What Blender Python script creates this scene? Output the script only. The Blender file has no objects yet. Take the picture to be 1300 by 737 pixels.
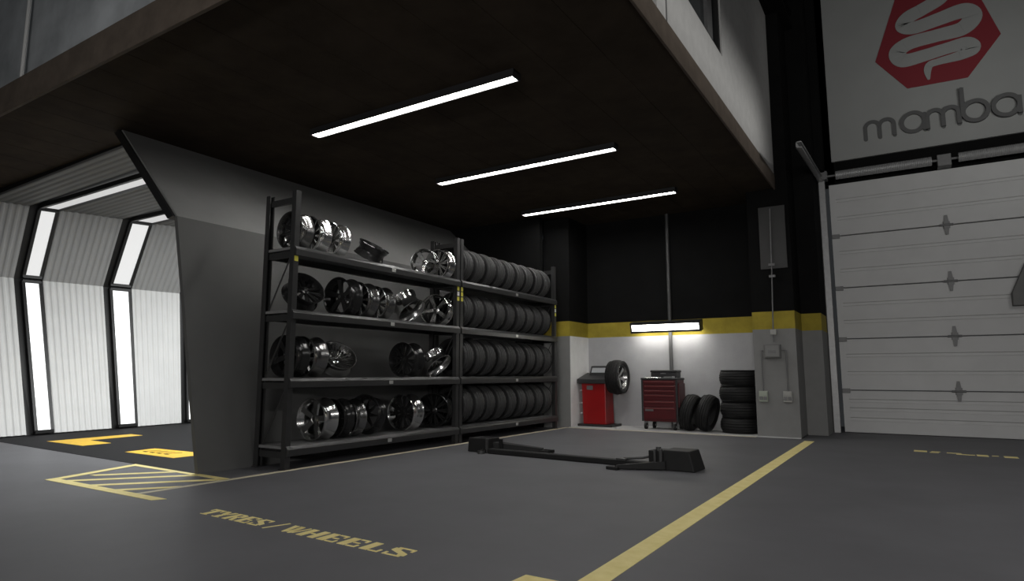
import bpy, bmesh, math, random
from mathutils import Vector, Matrix, Euler
random.seed(7)
S = bpy.context.scene
COL = S.collection
PI = math.pi

# ------------------------------------------------------------------ camera geometry (image taken as 1300 x 737)
F_PX, CX, CY, CAM_H = 804.0, 650.0, 368.5, 1.05
PITCH = math.atan(105.5 / F_PX)
YAW = math.atan(510 / math.hypot(F_PX, 105.5))
FW = Vector((-math.sin(YAW) * math.cos(PITCH), math.cos(YAW) * math.cos(PITCH), math.sin(PITCH)))
RT = Vector((math.cos(YAW), math.sin(YAW), 0))
UP = RT.cross(FW)
EYE = Vector((0, 0, CAM_H))


def _ray(x, y):
    return FW * F_PX + RT * (x - CX) - UP * (y - CY)


def on_y(x, y, v):
    d = _ray(x, y)
    return EYE + d * (v / d.y)


def on_x(x, y, v):
    d = _ray(x, y)
    return EYE + d * (v / d.x)


cam_d = bpy.data.cameras.new('camera')
cam = bpy.data.objects.new('camera', cam_d)
COL.objects.link(cam)
cam.location = EYE
cam.rotation_euler = (PI / 2 + PITCH, 0, YAW)
cam_d.sensor_width = 36
cam_d.sensor_fit = 'HORIZONTAL'
cam_d.lens = F_PX / 1300 * 36
cam_d.clip_start = 0.05
S.camera = cam
S.view_settings.view_transform = 'Standard'
S.view_settings.look = 'None'
S.view_settings.gamma = 1
S.view_settings.use_curve_mapping = False
S.view_settings.exposure = 0.0

# ------------------------------------------------------------------ materials


def mat(name, color, rough=0.6, metal=0.0, noise=0.0, nscale=8.0, bump=0.0, bscale=60.0, emit=None, estr=1.0,
        spec=0.5, trans=0.0, color2=None, alpha=1.0):
    m = bpy.data.materials.new(name)
    m.use_nodes = True
    nt = m.node_tree
    b = nt.nodes['Principled BSDF']
    b.inputs['Base Color'].default_value = (*color, 1)
    b.inputs['Roughness'].default_value = rough
    b.inputs['Metallic'].default_value = metal
    b.inputs['Specular IOR Level'].default_value = spec
    b.inputs['Transmission Weight'].default_value = trans
    b.inputs['Alpha'].default_value = alpha
    tc = nt.nodes.new('ShaderNodeTexCoord')
    if noise or color2:
        n = nt.nodes.new('ShaderNodeTexNoise')
        n.inputs['Scale'].default_value = nscale
        n.inputs['Detail'].default_value = 6
        n.inputs['Roughness'].default_value = 0.6
        nt.links.new(tc.outputs['Object'], n.inputs['Vector'])
        r = nt.nodes.new('ShaderNodeValToRGB')
        r.color_ramp.elements[0].position = 0.3
        r.color_ramp.elements[1].position = 0.7
        c2 = color2 or tuple(min(1, c * (1 + noise)) for c in color)
        c1 = color if color2 else tuple(c * (1 - noise) for c in color)
        r.color_ramp.elements[0].color = (*c1, 1)
        r.color_ramp.elements[1].color = (*c2, 1)
        nt.links.new(n.outputs['Fac'], r.inputs['Fac'])
        nt.links.new(r.outputs['Color'], b.inputs['Base Color'])
    if bump:
        n2 = nt.nodes.new('ShaderNodeTexNoise')
        n2.inputs['Scale'].default_value = bscale
        n2.inputs['Detail'].default_value = 4
        nt.links.new(tc.outputs['Object'], n2.inputs['Vector'])
        bp = nt.nodes.new('ShaderNodeBump')
        bp.inputs['Strength'].default_value = bump
        bp.inputs['Distance'].default_value = 0.01
        nt.links.new(n2.outputs['Fac'], bp.inputs['Height'])
        nt.links.new(bp.outputs['Normal'], b.inputs['Normal'])
    if emit:
        b.inputs['Emission Color'].default_value = (*emit, 1)
        b.inputs['Emission Strength'].default_value = estr
    return m


M = dict(
    floor=mat('grey_epoxy_floor', (0.118, 0.118, 0.126), 0.55, noise=0.09, nscale=1.3, bump=0.05, bscale=90, spec=0.25),
    alcove_floor=mat('pale_concrete', (0.42, 0.42, 0.42), 0.75, noise=0.08, nscale=3),
    asphalt=mat('black_asphalt', (0.012, 0.012, 0.013), 0.75, noise=0.2, nscale=30, bump=0.3, bscale=70, spec=0.12),
    paint=mat('worn_yellow_floor_paint', (0.80, 0.68, 0.27), 0.65, color2=(0.92, 0.80, 0.38), nscale=9, spec=0.2),
    paint_pale=mat('pale_line_paint', (0.55, 0.50, 0.37), 0.65, noise=0.1, nscale=9, spec=0.2),
    paint_bright=mat('bright_yellow_paint', (0.75, 0.46, 0.02), 0.6, noise=0.12, nscale=14),
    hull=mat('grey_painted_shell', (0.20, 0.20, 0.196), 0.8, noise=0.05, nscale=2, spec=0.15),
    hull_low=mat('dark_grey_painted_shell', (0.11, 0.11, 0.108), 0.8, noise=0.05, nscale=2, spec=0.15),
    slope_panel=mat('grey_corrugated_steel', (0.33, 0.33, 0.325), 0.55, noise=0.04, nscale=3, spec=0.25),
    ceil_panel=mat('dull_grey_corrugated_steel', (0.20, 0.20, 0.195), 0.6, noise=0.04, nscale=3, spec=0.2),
    black_trim=mat('black_trim', (0.012, 0.012, 0.012), 0.5),
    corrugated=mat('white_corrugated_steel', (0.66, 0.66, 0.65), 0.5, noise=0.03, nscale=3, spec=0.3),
    soffit=mat('dark_stained_timber_boards', (0.046, 0.035, 0.025), 0.85, noise=0.25, nscale=2.5, spec=0.1),
    fascia=mat('brown_fascia_timber', (0.11, 0.088, 0.07), 0.75, noise=0.18, nscale=5, spec=0.2),
    plaster=mat('white_textured_plaster', (0.48, 0.475, 0.46), 0.8, noise=0.07, nscale=7, bump=0.2, bscale=40),
    wall_paint=mat('light_grey_wall_paint', (0.34, 0.34, 0.345), 0.8, noise=0.05, nscale=5, bump=0.08, bscale=30, spec=0.2),
    wall_grey=mat('mid_grey_wall_paint', (0.20, 0.20, 0.195), 0.8, noise=0.05, nscale=5, spec=0.2),
    wall_black=mat('black_wall_paint', (0.008, 0.008, 0.008), 0.85, noise=0.15, nscale=3, spec=0.04),
    stripe=mat('yellow_wall_stripe', (0.29, 0.23, 0.028), 0.7, noise=0.18, nscale=4, spec=0.2),
    door=mat('pale_grey_door_steel', (0.50, 0.50, 0.495), 0.5, noise=0.04, nscale=2.5, spec=0.35),
    galv=mat('galvanised_steel', (0.35, 0.35, 0.35), 0.45, metal=0.4, noise=0.1, nscale=15),
    galv_dark=mat('dull_galvanised_steel', (0.16, 0.16, 0.16), 0.55, metal=0.4, noise=0.1, nscale=15),
    pipe_grey=mat('dark_grey_pipe', (0.06, 0.06, 0.06), 0.5, noise=0.1, nscale=10),
    rack=mat('dark_grey_rack_steel', (0.04, 0.04, 0.04), 0.36, metal=0.3, noise=0.12, nscale=10),
    rack_deck=mat('dark_steel_decking', (0.17, 0.17, 0.17), 0.6, noise=0.1, nscale=10),
    clip=mat('pale_steel_clip', (0.5, 0.5, 0.48), 0.4, metal=0.5),
    yellow_label=mat('yellow_load_label', (0.55, 0.5, 0.06), 0.6),
    white_label=mat('white_load_label', (0.6, 0.6, 0.62), 0.6),
    rubber=mat('black_rubber', (0.008, 0.008, 0.008), 0.6, noise=0.15, nscale=20, spec=0.4),
    tread_dark=mat('dark_tread_rubber', (0.014, 0.014, 0.014), 0.65, noise=0.15, nscale=20, spec=0.25),
    tread=mat('tread_rubber', (0.036, 0.036, 0.036), 0.62, noise=0.15, nscale=20, spec=0.4),
    alloy=mat('polished_alloy', (0.62, 0.62, 0.61), 0.2, metal=1.0),
    alloy_grey=mat('grey_alloy', (0.26, 0.26, 0.255), 0.26, metal=1.0),
    alloy_black=mat('gloss_black_alloy', (0.02, 0.02, 0.02), 0.2, metal=0.3),
    red=mat('red_enamel', (0.26, 0.003, 0.004), 0.38, noise=0.08, nscale=4),
    pull=mat('dark_red_metal', (0.16, 0.035, 0.035), 0.45, metal=0.3),
    red_dark=mat('dark_red_enamel', (0.07, 0.0025, 0.005), 0.4, noise=0.12, nscale=6),
    black_plastic=mat('black_plastic', (0.02, 0.02, 0.021), 0.45),
    screen=mat('pale_display_panel', (0.35, 0.36, 0.37), 0.3),
    lift=mat('black_lift_steel', (0.012, 0.012, 0.012), 0.6, metal=0.0, noise=0.15, nscale=12, spec=0.25),
    lift_edge=mat('worn_steel_edge', (0.06, 0.06, 0.06), 0.5, metal=0.4),
    sign_white=mat('white_sign_board', (0.30, 0.305, 0.297), 0.55, noise=0.04, nscale=1.5, spec=0.3),
    sign_red=mat('sign_red', (0.20, 0.022, 0.03), 0.55, spec=0.3),
    sign_grey=mat('sign_grey_letters', (0.105, 0.105, 0.105), 0.55, spec=0.3),
    glass_dark=mat('dark_window_glass', (0.02, 0.024, 0.026), 0.12),
    frosted=mat('frosted_rail_glass', (0.24, 0.255, 0.265), 0.4, color2=(0.58, 0.61, 0.63), nscale=0.9, spec=0.4),
    white_metal=mat('white_painted_metal', (0.7, 0.7, 0.68), 0.4),
    box_grey=mat('grey_plastic_box', (0.30, 0.30, 0.28), 0.5),
    box_green=mat('greyish_green_socket', (0.32, 0.35, 0.29), 0.5),
    board=mat('grey_notice_board', (0.035, 0.035, 0.034), 0.6, noise=0.08, nscale=4),
    hood=mat('dark_grey_hood', (0.12, 0.12, 0.115), 0.6, noise=0.06, nscale=5),
    lamp=mat('batten_diffuser', (0.9, 0.9, 0.9), 0.5, emit=(1, 0.98, 0.95), estr=40),
    lamp_wall=mat('work_light_diffuser', (0.9, 0.9, 0.88), 0.5, emit=(1, 0.975, 0.92), estr=19),
    led=mat('led_panel_bright', (0.9, 0.9, 0.9), 0.5, emit=(0.98, 1, 1), estr=1.15),
    led_far=mat('led_panel_inner', (0.9, 0.9, 0.9), 0.5, emit=(0.98, 1, 1), estr=1.3),
    led_mid=mat('led_panel_slanted', (0.2, 0.2, 0.2), 0.5, emit=(1, 1, 0.99), estr=0.72),
    led_top=mat('led_panel_overhead', (0.2, 0.2, 0.2), 0.5, emit=(1, 1, 0.99), estr=0.56),
)

# ------------------------------------------------------------------ mesh helpers


class MB:
    def __init__(self):
        self.bm = bmesh.new()
        self.lift = 0.0

    def _face(self, vs):
        try:
            return self.bm.faces.new(vs)
        except ValueError:
            return None

    def box(self, x0, x1, y0, y1, z0, z1, X=None):
        c = [(x0, y0, z0), (x1, y0, z0), (x1, y1, z0), (x0, y1, z0), (x0, y0, z1), (x1, y0, z1), (x1, y1, z1), (x0, y1, z1)]
        return self.hexa(c, X)

    def hexa(self, c, X=None):
        v = [self.bm.verts.new(X @ Vector(p) if X else Vector(p)) for p in c]
        for f in ((3, 2, 1, 0), (4, 5, 6, 7), (0, 1, 5, 4), (1, 2, 6, 5), (2, 3, 7, 6), (3, 0, 4, 7)):
            self._face([v[i] for i in f])
        return self

    def prism(self, poly, d, X=None):
        """closed 3-D polygon swept by the vector d"""
        d = Vector(d)
        a = [Vector(p) for p in poly]
        b = [p + d for p in a]
        if X:
            a = [X @ p for p in a]
            b = [X @ p for p in b]
        va = [self.bm.verts.new(p) for p in a]
        vb = [self.bm.verts.new(p) for p in b]
        n = len(va)
        self._face(va[::-1])
        self._face(vb)
        for i in range(n):
            j = (i + 1) % n
            self._face([va[i], va[j], vb[j], vb[i]])
        return self

    def tube(self, p0, p1, r0, r1=None, n=14, X=None):
        p0, p1 = Vector(p0), Vector(p1)
        r1 = r0 if r1 is None else r1
        d = (p1 - p0).normalized()
        a = d.orthogonal().normalized()
        b = d.cross(a)
        ra, rb = [], []
        for i in range(n):
            t = 2 * PI * i / n
            o = a * math.cos(t) + b * math.sin(t)
            q0, q1 = p0 + o * r0, p1 + o * r1
            if X:
                q0, q1 = X @ q0, X @ q1
            ra.append(self.bm.verts.new(q0))
            rb.append(self.bm.verts.new(q1))
        self._face(ra[::-1])
        self._face(rb)
        for i in range(n):
            j = (i + 1) % n
            self._face([ra[i], ra[j], rb[j], rb[i]])
        return self

    def path(self, pts, r, n=10):
        for a, b in zip(pts, pts[1:]):
            self.tube(a, b, r, n=n)
        return self

    def lathe(self, prof, n=40, closed=False, X=None):
        """prof: (radius, z) pairs around the local Z axis"""
        rings = []
        for r, z in prof:
            ring = []
            for i in range(n):
                t = 2 * PI * i / n
                p = Vector((r * math.cos(t), r * math.sin(t), z))
                ring.append(self.bm.verts.new(X @ p if X else p))
            rings.append(ring)
        m = len(rings)
        for k in range(m if closed else m - 1):
            A, B = rings[k], rings[(k + 1) % m]
            for i in range(n):
                j = (i + 1) % n
                self._face([A[i], A[j], B[j], B[i]])
        return self

    def ribbon(self, pts, widths, to3, t=0.006, cap=True):
        """flat stroke of varying width along 2-D points; to3 maps (u, v, depth) to space"""
        n = len(pts)
        if not hasattr(widths, '__len__'):
            widths = [widths] * n
        P = [Vector(p) for p in pts]
        L, R = [], []
        for i in range(n):
            d = (P[min(i + 1, n - 1)] - P[max(i - 1, 0)])
            d.normalize()
            nn = Vector((-d.y, d.x)) * widths[i] / 2
            L.append(P[i] + nn)
            R.append(P[i] - nn)
        for i in range(n - 1):
            q = [L[i], R[i], R[i + 1], L[i + 1]]
            tt = t + self.lift + 0.0005 * (i % 9)
            self.prism([to3(a.x, a.y, 0) for a in q], Vector(to3(0, 0, tt)) - Vector(to3(0, 0, 0)))
        self.lift += 0.0047
        if cap:
            for i in (0, n - 1):
                if widths[i] > 0.02:
                    q = [(P[i].x + widths[i] / 2 * math.cos(k * PI / 8), P[i].y + widths[i] / 2 * math.sin(k * PI / 8)) for k in range(16)]
                    self.prism([to3(a, b, 0) for a, b in q], Vector(to3(0, 0, t * .8)) - Vector(to3(0, 0, 0)))
        return self

    def build(self, name, m, parent=None, smooth=False, bevel=0, X=None, seg=2):
        bmesh.ops.recalc_face_normals(self.bm, faces=self.bm.faces[:])
        me = bpy.data.meshes.new(name)
        self.bm.to_mesh(me)
        self.bm.free()
        o = bpy.data.objects.new(name, me)
        COL.objects.link(o)
        for k in (m if isinstance(m, (list, tuple)) else [m]):
            me.materials.append(k)
        if smooth:
            for p in me.polygons:
                p.use_smooth = True
            try:
                me.set_sharp_from_angle(angle=math.radians(38))
            except Exception:
                pass
        if parent:
            o.parent = parent
        if bevel:
            md = o.modifiers.new('bevel', 'BEVEL')
            md.width = bevel
            md.segments = seg
            md.limit_method = 'ANGLE'
        return o


def thing(name, label, cat, loc=(0, 0, 0), rot=(0, 0, 0), group=None):
    o = bpy.data.objects.new(name, None)
    COL.objects.link(o)
    o.location = loc
    o.rotation_euler = rot
    o.empty_display_size = 0.1
    return tag(o, label, cat, group)


def tag(o, label, cat, group=None):
    o['label'] = label
    o['category'] = cat
    if group:
        o['group'] = group
    return o


def struct(o, label=None):
    o['kind'] = 'structure'
    if label:
        o['label'] = label
    return o


def dup(root, loc=None, rot=None, label=None, group=None):
    r = root.copy()
    COL.objects.link(r)
    if loc is not None:
        r.location = loc
    if rot is not None:
        r.rotation_euler = rot
    if label:
        r['label'] = label
    if group:
        r['group'] = group
    for ch in list(root.children):
        c = ch.copy()
        COL.objects.link(c)
        c.parent = r
        for g in list(ch.children):
            d = g.copy()
            COL.objects.link(d)
            d.parent = c
    return r


# ------------------------------------------------------------------ floor and painted marks
SOF = 4.24                     # underside of the mezzanine
mouth = lambda x: 4.05 + 0.04 * (-6.45 - x)

mb = MB().box(-26, 9, -8, 14.5, -0.2, 0)
floor = struct(mb.build('floor', M['floor']))
ft = 0.003


def flat(mb, pts, z=0.0, t=ft):
    return mb.prism([(x, y, z) for x, y in pts], (0, 0, t))


mb = MB()
flat(mb, [(-14.2, mouth(-14.2)), (-6.52, mouth(-6.5)), (-6.52, 14), (-14.2, 14)], 0.0, 0.004)
struct(mb.build('floor_tunnel', M['asphalt']))
mb = MB().box(-5.82, -1.62, 11.36, 12.3, 0, 0.012)
struct(mb.build('floor_alcove', M['alcove_floor']))

mb = MB()
flat(mb, [(-5.90, 3.13), (-5.825, 3.13), (-5.825, 11.36), (-5.90, 11.36)])
flat(mb, [(-12.9, 4.12), (-11.83, 4.08), (-11.86, 4.17), (-12.9, 4.21)])
flat(mb, [(-5.83, 11.29), (-2.3, 11.29), (-2.3, 11.36), (-5.83, 11.36)])
o = mb.build('painted_line', M['paint_pale'], floor)
o['label'] = 'pale yellow line along the racks and the alcove'
mb = MB()
flat(mb, [(-1.525, 2.86), (-1.385, 2.86), (-1.385, 11.06), (-1.525, 11.06)])
flat(mb, [(-1.81, 2.86), (-1.525, 2.86), (-1.525, 3.0), (-1.80, 3.0)])
o = mb.build('painted_line', M['paint'], floor)
o['label'] = 'wide yellow bay line running to the column'
# hatched box at the tunnel mouth
mb = MB()
flat(mb, [(-7.42, 3.03), (-5.47, 3.03), (-5.41, 3.13), (-7.44, 3.13)])
flat(mb, [(-7.74, 4.02), (-5.89, 3.97), (-5.89, 4.05), (-7.80, 4.11)])
flat(mb, [(-7.44, 3.13), (-7.32, 3.13), (-7.64, 4.02), (-7.76, 4.02)])
for x0, y0, x1, y1 in ((-7.37, 3.42, -6.88, 4.0), (-7.20, 3.13, -6.46, 4.0), (-6.72, 3.13, -5.98, 4.0), (-6.26, 3.13, -5.90, 3.56)):
    flat(mb, [(x0, y0), (x0 + 0.12, y0), (x1 + 0.12 if x1 < -5.95 else x1, y1 if x1 < -5.95 else y1 - 0.12), (x1, y1)])
o = mb.build('painted_hatching', M['paint'], floor)
# bright corner marks on the tunnel floor
mb = MB()
flat(mb, [(-11.5, 4.68), (-10.36, 4.68), (-10.40, 5.09), (-11.12, 5.12), (-11.24, 6.0), (-11.62, 6.0)], 0.004)
o = mb.build('painted_corner_mark', M['paint_bright'], floor)
mb = MB()
flat(mb, [(-9.06, 4.62), (-7.9, 4.62), (-7.9, 6.0), (-8.2, 6.0), (-8.2, 5.1), (-9.13, 5.06)], 0.004)
o = mb.build('painted_corner_mark', M['paint_bright'], floor)
mb = MB()
for k in range(4):
    x = -8.93 + k * 0.17
    flat(mb, [(x, 4.78), (x + 0.03, 4.78), (x + 0.11, 4.98), (x + 0.08, 4.98)], 0.007, 0.002)
    flat(mb, [(x + 0.06, 4.76), (x + 0.13, 4.76), (x + 0.13, 4.79), (x + 0.06, 4.79)], 0.007, 0.002)
mb.build('painted_dashes', M['asphalt'], floor)

# stencil lettering: rectangles (x0,y0,x1,y1) or polygons in a unit cell
GL = {
    'T': [(0, .88, 1, 1), (0, .68, .1, .88), (.9, .68, 1, .88), (.33, .09, .67, .82), (.2, 0, .8, .06)],
    'Y': [[(0, 1), (.36, 1), (.66, .5), (.66, .44), (.36, .44)], [(.74, 1), (1, 1), (.7, .52), (.64, .6)], (.35, .08, .67, .38), (.2, 0, .82, .06)],
    'R': [(.05, 0, .37, 1), (.43, .89, .78, 1), (.66, .58, .97, .92), (.43, .48, .78, .56), [(.46, .43), (.74, .43), (1.02, 0), (.7, 0)]],
    'E': [(.06, 0, .42, 1), (.49, .9, .95, 1), (.85, .7, .95, .88), (.49, .45, .8, .55), (.49, 0, .95, .1), (.85, .12, .95, .3)],
    'S': [(.15, .9, .8, 1), (.82, .7, .92, 1), [(.05, .88), (.35, .88), (.38, .7), (.92, .42), (.95, .15), (.65, .15), (.62, .3), (.05, .58)], (.2, 0, .85, .1), (.06, 0, .16, .3)],
    '/': [[(.3, -.1), (.38, -.1), (.72, 1.1), (.64, 1.1)]],
    'W': [[(0, 1), (.26, 1), (.42, .1), (.32, 0), (.28, 0)], [(.44, .1), (.5, .1), (.56, .9), (.5, .9)], [(.36, 1), (.62, 1), (.76, .1), (.68, 0), (.62, 0)],
          [(.78, .1), (.84, .1), (1, 1), (.92, 1)]],
    'H': [(.02, 0, .34, 1), (.66, 0, .98, 1), (.4, .45, .6, .55)],
    'L': [(.08, 0, .44, 1), (.5, 0, .95, .1), (.85, .12, .95, .34)],
}


def glyph(mb, ch, x, y, w, h, shear=0.0, slope=0.0):
    for g in GL.get(ch, []):
        pts = [(g[0], g[1]), (g[2], g[1]), (g[2], g[3]), (g[0], g[3])] if isinstance(g, tuple) else g
        flat(mb, [(x + a * w + shear * b * h, y + b * h + slope * a * w) for a, b in pts])


mb = MB()
for txt, x0, x1 in (('TYRES', -4.68, -3.92), ('/', -3.92, -3.72), ('WHEELS', -3.72, -2.55)):
    n = len(txt)
    p = (x1 - x0) / n
    for i, ch in enumerate(txt):
        x = x0 + i * p
        glyph(mb, ch, x, 2.955 - 0.03 * (x + 4.68), p * 0.9, 0.155, slope=-0.03)
o = mb.build('painted_lettering', M['paint'], floor)
o['label'] = 'stencilled yellow words TYRES / WHEELS'
mb = MB()
for x, y, w, h in ((-.07, 10.40, .15, .17), (.11, 10.36, .10, .05), (.13, 10.48, .10, .05), (.30, 10.42, .16, .05), (.40, 10.30, .20, .06), (.62, 10.24, .12, .18),
                   (.78, 10.34, .07, .05), (.90, 10.24, .14, .16)):
    flat(mb, [(x, y), (x + w, y), (x + w, y + h), (x, y + h)])
o = mb.build('painted_lettering', M['paint'], floor)
o['label'] = 'worn stencil marks in front of the roller door'

# ------------------------------------------------------------------ tunnel on the left
XB, XM, XT, ZM, ZT = -12.95, -13.87, -13.33, 2.8, 4.12     # far side: foot, knee, shoulder
xb = lambda y: -12.83 - 0.12 * (min(y, 9) - 5.05)
xm = lambda y: -13.95 + 0.14 * (min(y, 9) - 5.05)
xt = lambda y: -13.55 + 0.27 * (min(y, 9) - 5.05)
A_, B_, C_ = (-8.62, SOF), (-7.19, 2.885), (-6.45, 0.0)   # near shell profile (x, z)


def corr(mb, P, Q, nrm, y0, y1, period=0.105, amp=0.013, th=0.03):
    """ribbed sheet between two rails, each (x as a function of y, z)"""
    n = max(2, int((y1 - y0) / period * 8))
    nrm = Vector(nrm)
    rows = []
    for i in range(n + 1):
        y = y0 + (y1 - y0) * i / n
        ph = (y / period) % 1.0
        w = 1.0 if ph < 0.3 else (1 - (ph - 0.3) / 0.2 if ph < 0.5 else (-0.0 if ph < 0.8 else (ph - 0.8) / 0.2))
        off = nrm * amp * w
        p, q = Vector((P[0](y), y, P[1])), Vector((Q[0](y), y, Q[1]))
        rows.append([mb.bm.verts.new(v + off) for v in (p, q)] + [mb.bm.verts.new(v - nrm * th) for v in (q, p)])
    for a, b in zip(rows, rows[1:]):
        for k in range(4):
            mb._face([a[k], a[(k + 1) % 4], b[(k + 1) % 4], b[k]])
    mb._face(rows[0])
    mb._face(rows[-1][::-1])


LED_Y = [(5.06, 5.27), (6.50, 6.79), (7.97, 8.26), (9.2, 9.48), (10.55, 10.83)]
FR = 0.16
bays = []
ya = mouth(XB)
for a, b in LED_Y:
    bays.append((ya, a - FR))
    ya = b + 0.07
bays.append((ya, 12.4))
wl, ws, wc = MB(), MB(), MB()
nl = Vector((ZM, 0, XB - XM)).normalized() * 1   # normal of the lower wall, into the tunnel (x, 0, z)
nl = Vector((0.95, 0, 0.31))
ns = Vector((0.92, 0, -0.39))
for a, b in bays:
    corr(wl, (xb, 0.02), (xm, ZM), nl, a, b)
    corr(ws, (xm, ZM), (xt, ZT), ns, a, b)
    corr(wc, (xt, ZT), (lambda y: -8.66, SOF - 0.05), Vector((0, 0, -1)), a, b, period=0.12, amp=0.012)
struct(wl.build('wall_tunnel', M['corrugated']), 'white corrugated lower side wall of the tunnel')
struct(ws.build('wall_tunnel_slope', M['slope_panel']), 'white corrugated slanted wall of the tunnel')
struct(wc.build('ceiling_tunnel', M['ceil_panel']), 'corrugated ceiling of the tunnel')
# backing behind the ribs and the dark arch recesses
mb = MB()
for (p, q, n) in (((xb, 0), (xm, ZM), nl), ((xm, ZM), (xt, ZT + .05), ns), ((xt, ZT + 0.05), (lambda y: -8.8, SOF - .02), Vector((0, 0, -1)))):
    y0b, y1b = mouth(XB), 13.0
    NB = 36
    for kk in range(NB):
        ya, yb = y0b + (y1b - y0b) * kk / NB, y0b + (y1b - y0b) * (kk + 1) / NB
        cs = [Vector((f(y) - (0.07 if n.z > -.9 or f is xt else 0), y, z)) for (f, z), y in ((p, ya), (q, ya), (q, yb), (p, yb))]
        mb.hexa(cs + [c - n * 0.05 for c in cs])
struct(mb.build('trim_tunnel', M['black_trim']), 'dark recesses and frame behind the tunnel wall panels')
ORD = ['nearest', 'second', 'third', 'fourth', 'fifth']
for k, (a, b) in enumerate(LED_Y[:3]):
    t = thing('led_arch', [
        'white glowing light arch nearest the tunnel mouth, with full overhead panel', 'white glowing light arch second into the tunnel, with short overhead panel showing',
        'light arch deep in the tunnel, thin sliver beside the dark shell'][k], 'light', (XB, a, 0), group='light arches in the tunnel')
    segs = [((xb, 0.06), (xm, ZM - 0.04), nl, 'led', 'lower_panel'), ((xm, ZM + 0.05), (xt, ZT - 0.04), ns, 'led_mid', 'slanted_panel'),
            ((lambda y: xt(y) + 0.08, ZT + 0.0), (lambda y: -8.9, SOF - 0.12), Vector((0, 0, -1)), 'led_top', 'overhead_panel')]
    fb = MB()
    for p, q, n, m, nm in segs:
        def quad(y0, y1, e0, e1, P=p, Q=q, n=n):
            out = []
            for e in (e0, e1):
                for (c, y) in ((P, y0), (Q, y0), (Q, y1), (P, y1)):
                    out.append((c[0](y) - XB + n.x * e, y - a, c[1] + n.z * e))
            return out
        MB().hexa(quad(a, b, -0.015, 0.02)).build(nm, M[m], t)
        for y0, y1 in ((a - 0.05, a), (b, b + 0.05)):
            fb.hexa(quad(y0, y1, -0.04, 0.04))
        for c in (p, q):
            fb.hexa([(c[0](y + a) - XB + dx, y, c[1] + dz) for dz in (-0.028, 0.028) for dx, y in ((-0.05, -0.04), (0.05, -0.04), (0.05, b - a + 0.04), (-0.05, b - a + 0.04))])
    nr = Vector((-0.962, 0, -0.273))
    q0, q1 = (C_[0] - 0.10 - XB, 0.06), (B_[0] - 0.08 - XB, B_[1] - 0.06)
    MB().hexa([(c[0] + nr.x * e, y, c[1] + nr.z * e) for e in (0.0, 0.03) for c, y in ((q0, 0), (q1, 0), (q1, b - a), (q0, b - a))]).build('inner_panel', M['led_far'], t)
    fb.build('arch_frame', M['black_trim'], t)

# near-side shell: the grey wall behind the racks
mb = MB()
ye = 13.0
th = 0.12


def shell(mb, p, q, off, y0p, y0q, ye=13.0):
    mb.hexa([(p[0], y0p, p[1]), (q[0], y0q, q[1]), (q[0], ye, q[1]), (p[0], ye, p[1]),
             (p[0] + off[0], y0p, p[1] + off[1]), (q[0] + off[0], y0q, q[1] + off[1]), (q[0] + off[0], ye, q[1] + off[1]), (p[0] + off[0], ye, p[1] + off[1])])


shell(mb, C_, B_, (-0.06, -0.0), 4.05, 4.05)
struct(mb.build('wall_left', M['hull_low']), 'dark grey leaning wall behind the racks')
mb = MB()
shell(mb, B_, A_, (-0.08, -0.0), 4.05, 4.05)
struct(mb.build('wall_left_slope', M['hull']), 'grey slanted upper wall under the mezzanine')
mb = MB()
shell(mb, (B_[0] - .03, B_[1]), (A_[0] - .03, A_[1] + .0), (-0.12, -0.02), 4.02, 4.02, 4.2)
struct(mb.build('trim_1', M['black_trim']), 'dark edge of the tunnel mouth')
# far end of the tunnel
mb = MB().box(-14.5, -6.3, 13.0, 13.2, 0, SOF)
struct(mb.build('wall_tunnel_end', M['corrugated']))

# ------------------------------------------------------------------ mezzanine
XR = -1.84
FY = 2.95
WY = 5.47      # near end of the white upper wall
mb = MB()
for k in range(22):           # boards, hairline joints
    x0 = -14.6 + k * (14.6 + XR) / 22
    mb.box(x0 + 0.004, x0 + (14.6 + XR) / 22 - 0.002, FY, 12.6, SOF, SOF + 0.03)
mb.box(-14.6, XR, FY, 12.6, SOF + 0.02, SOF + 0.1)
struct(mb.build('ceiling', M['soffit']), 'dark timber underside of the mezzanine')
mb = MB().box(-14.6, XR + 0.03, FY - 0.04, FY, SOF - 0.07, SOF + 0.29)
struct(mb.build('trim_2', M['fascia'], bevel=0.006), 'brown timber fascia along the mezzanine front')
mb = MB().box(XR, XR + 0.03, FY, 11.45, SOF - 0.03, SOF + 0.24)
struct(mb.build('trim_3', M['fascia'], bevel=0.006), 'brown timber fascia along the mezzanine side')
mb = MB().box(-14.6, XR - 0.02, FY, 12.6, SOF + 0.1, SOF + 0.24)
struct(mb.build('floor_mezzanine', M['soffit']))
wz0 = SOF + 0.24
mb = MB()
wy0, wy1, wz1, wz2 = 5.6, 8.02, 5.13, 7.6
xi = XR - 0.14
mb.box(xi, XR + 0.02, WY, wy0, wz0, 9)
mb.box(xi, XR + 0.02, wy1, 11.45, wz0, 9)
mb.box(xi, XR + 0.02, wy0, wy1, wz0, wz1)
mb.box(xi, XR + 0.02, wy0, wy1, wz2, 9)
struct(mb.build('wall_right', M['plaster']), 'white plastered upper wall above the mezzanine edge')
mb = MB().box(XR + 0.02, XR + 0.028, 5.735, 5.755, wz0, wz1)
struct(mb.build('trim_4', M['galv_dark']), 'thin vertical joint on the white upper wall')
wf = MB()
for a, b, c, d in ((wy0, wy0 + 0.06, wz1, wz2), (wy1 - 0.06, wy1, wz1, wz2), (wy0, wy1, wz1, wz1 + 0.06), (wy0, wy1, wz2 - 0.06, wz2)):
    wf.box(XR - 0.10, XR + 0.0, a, b, c, d)
win = struct(wf.build('window_1', M['black_trim']), 'dark window in the white upper wall')
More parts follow.
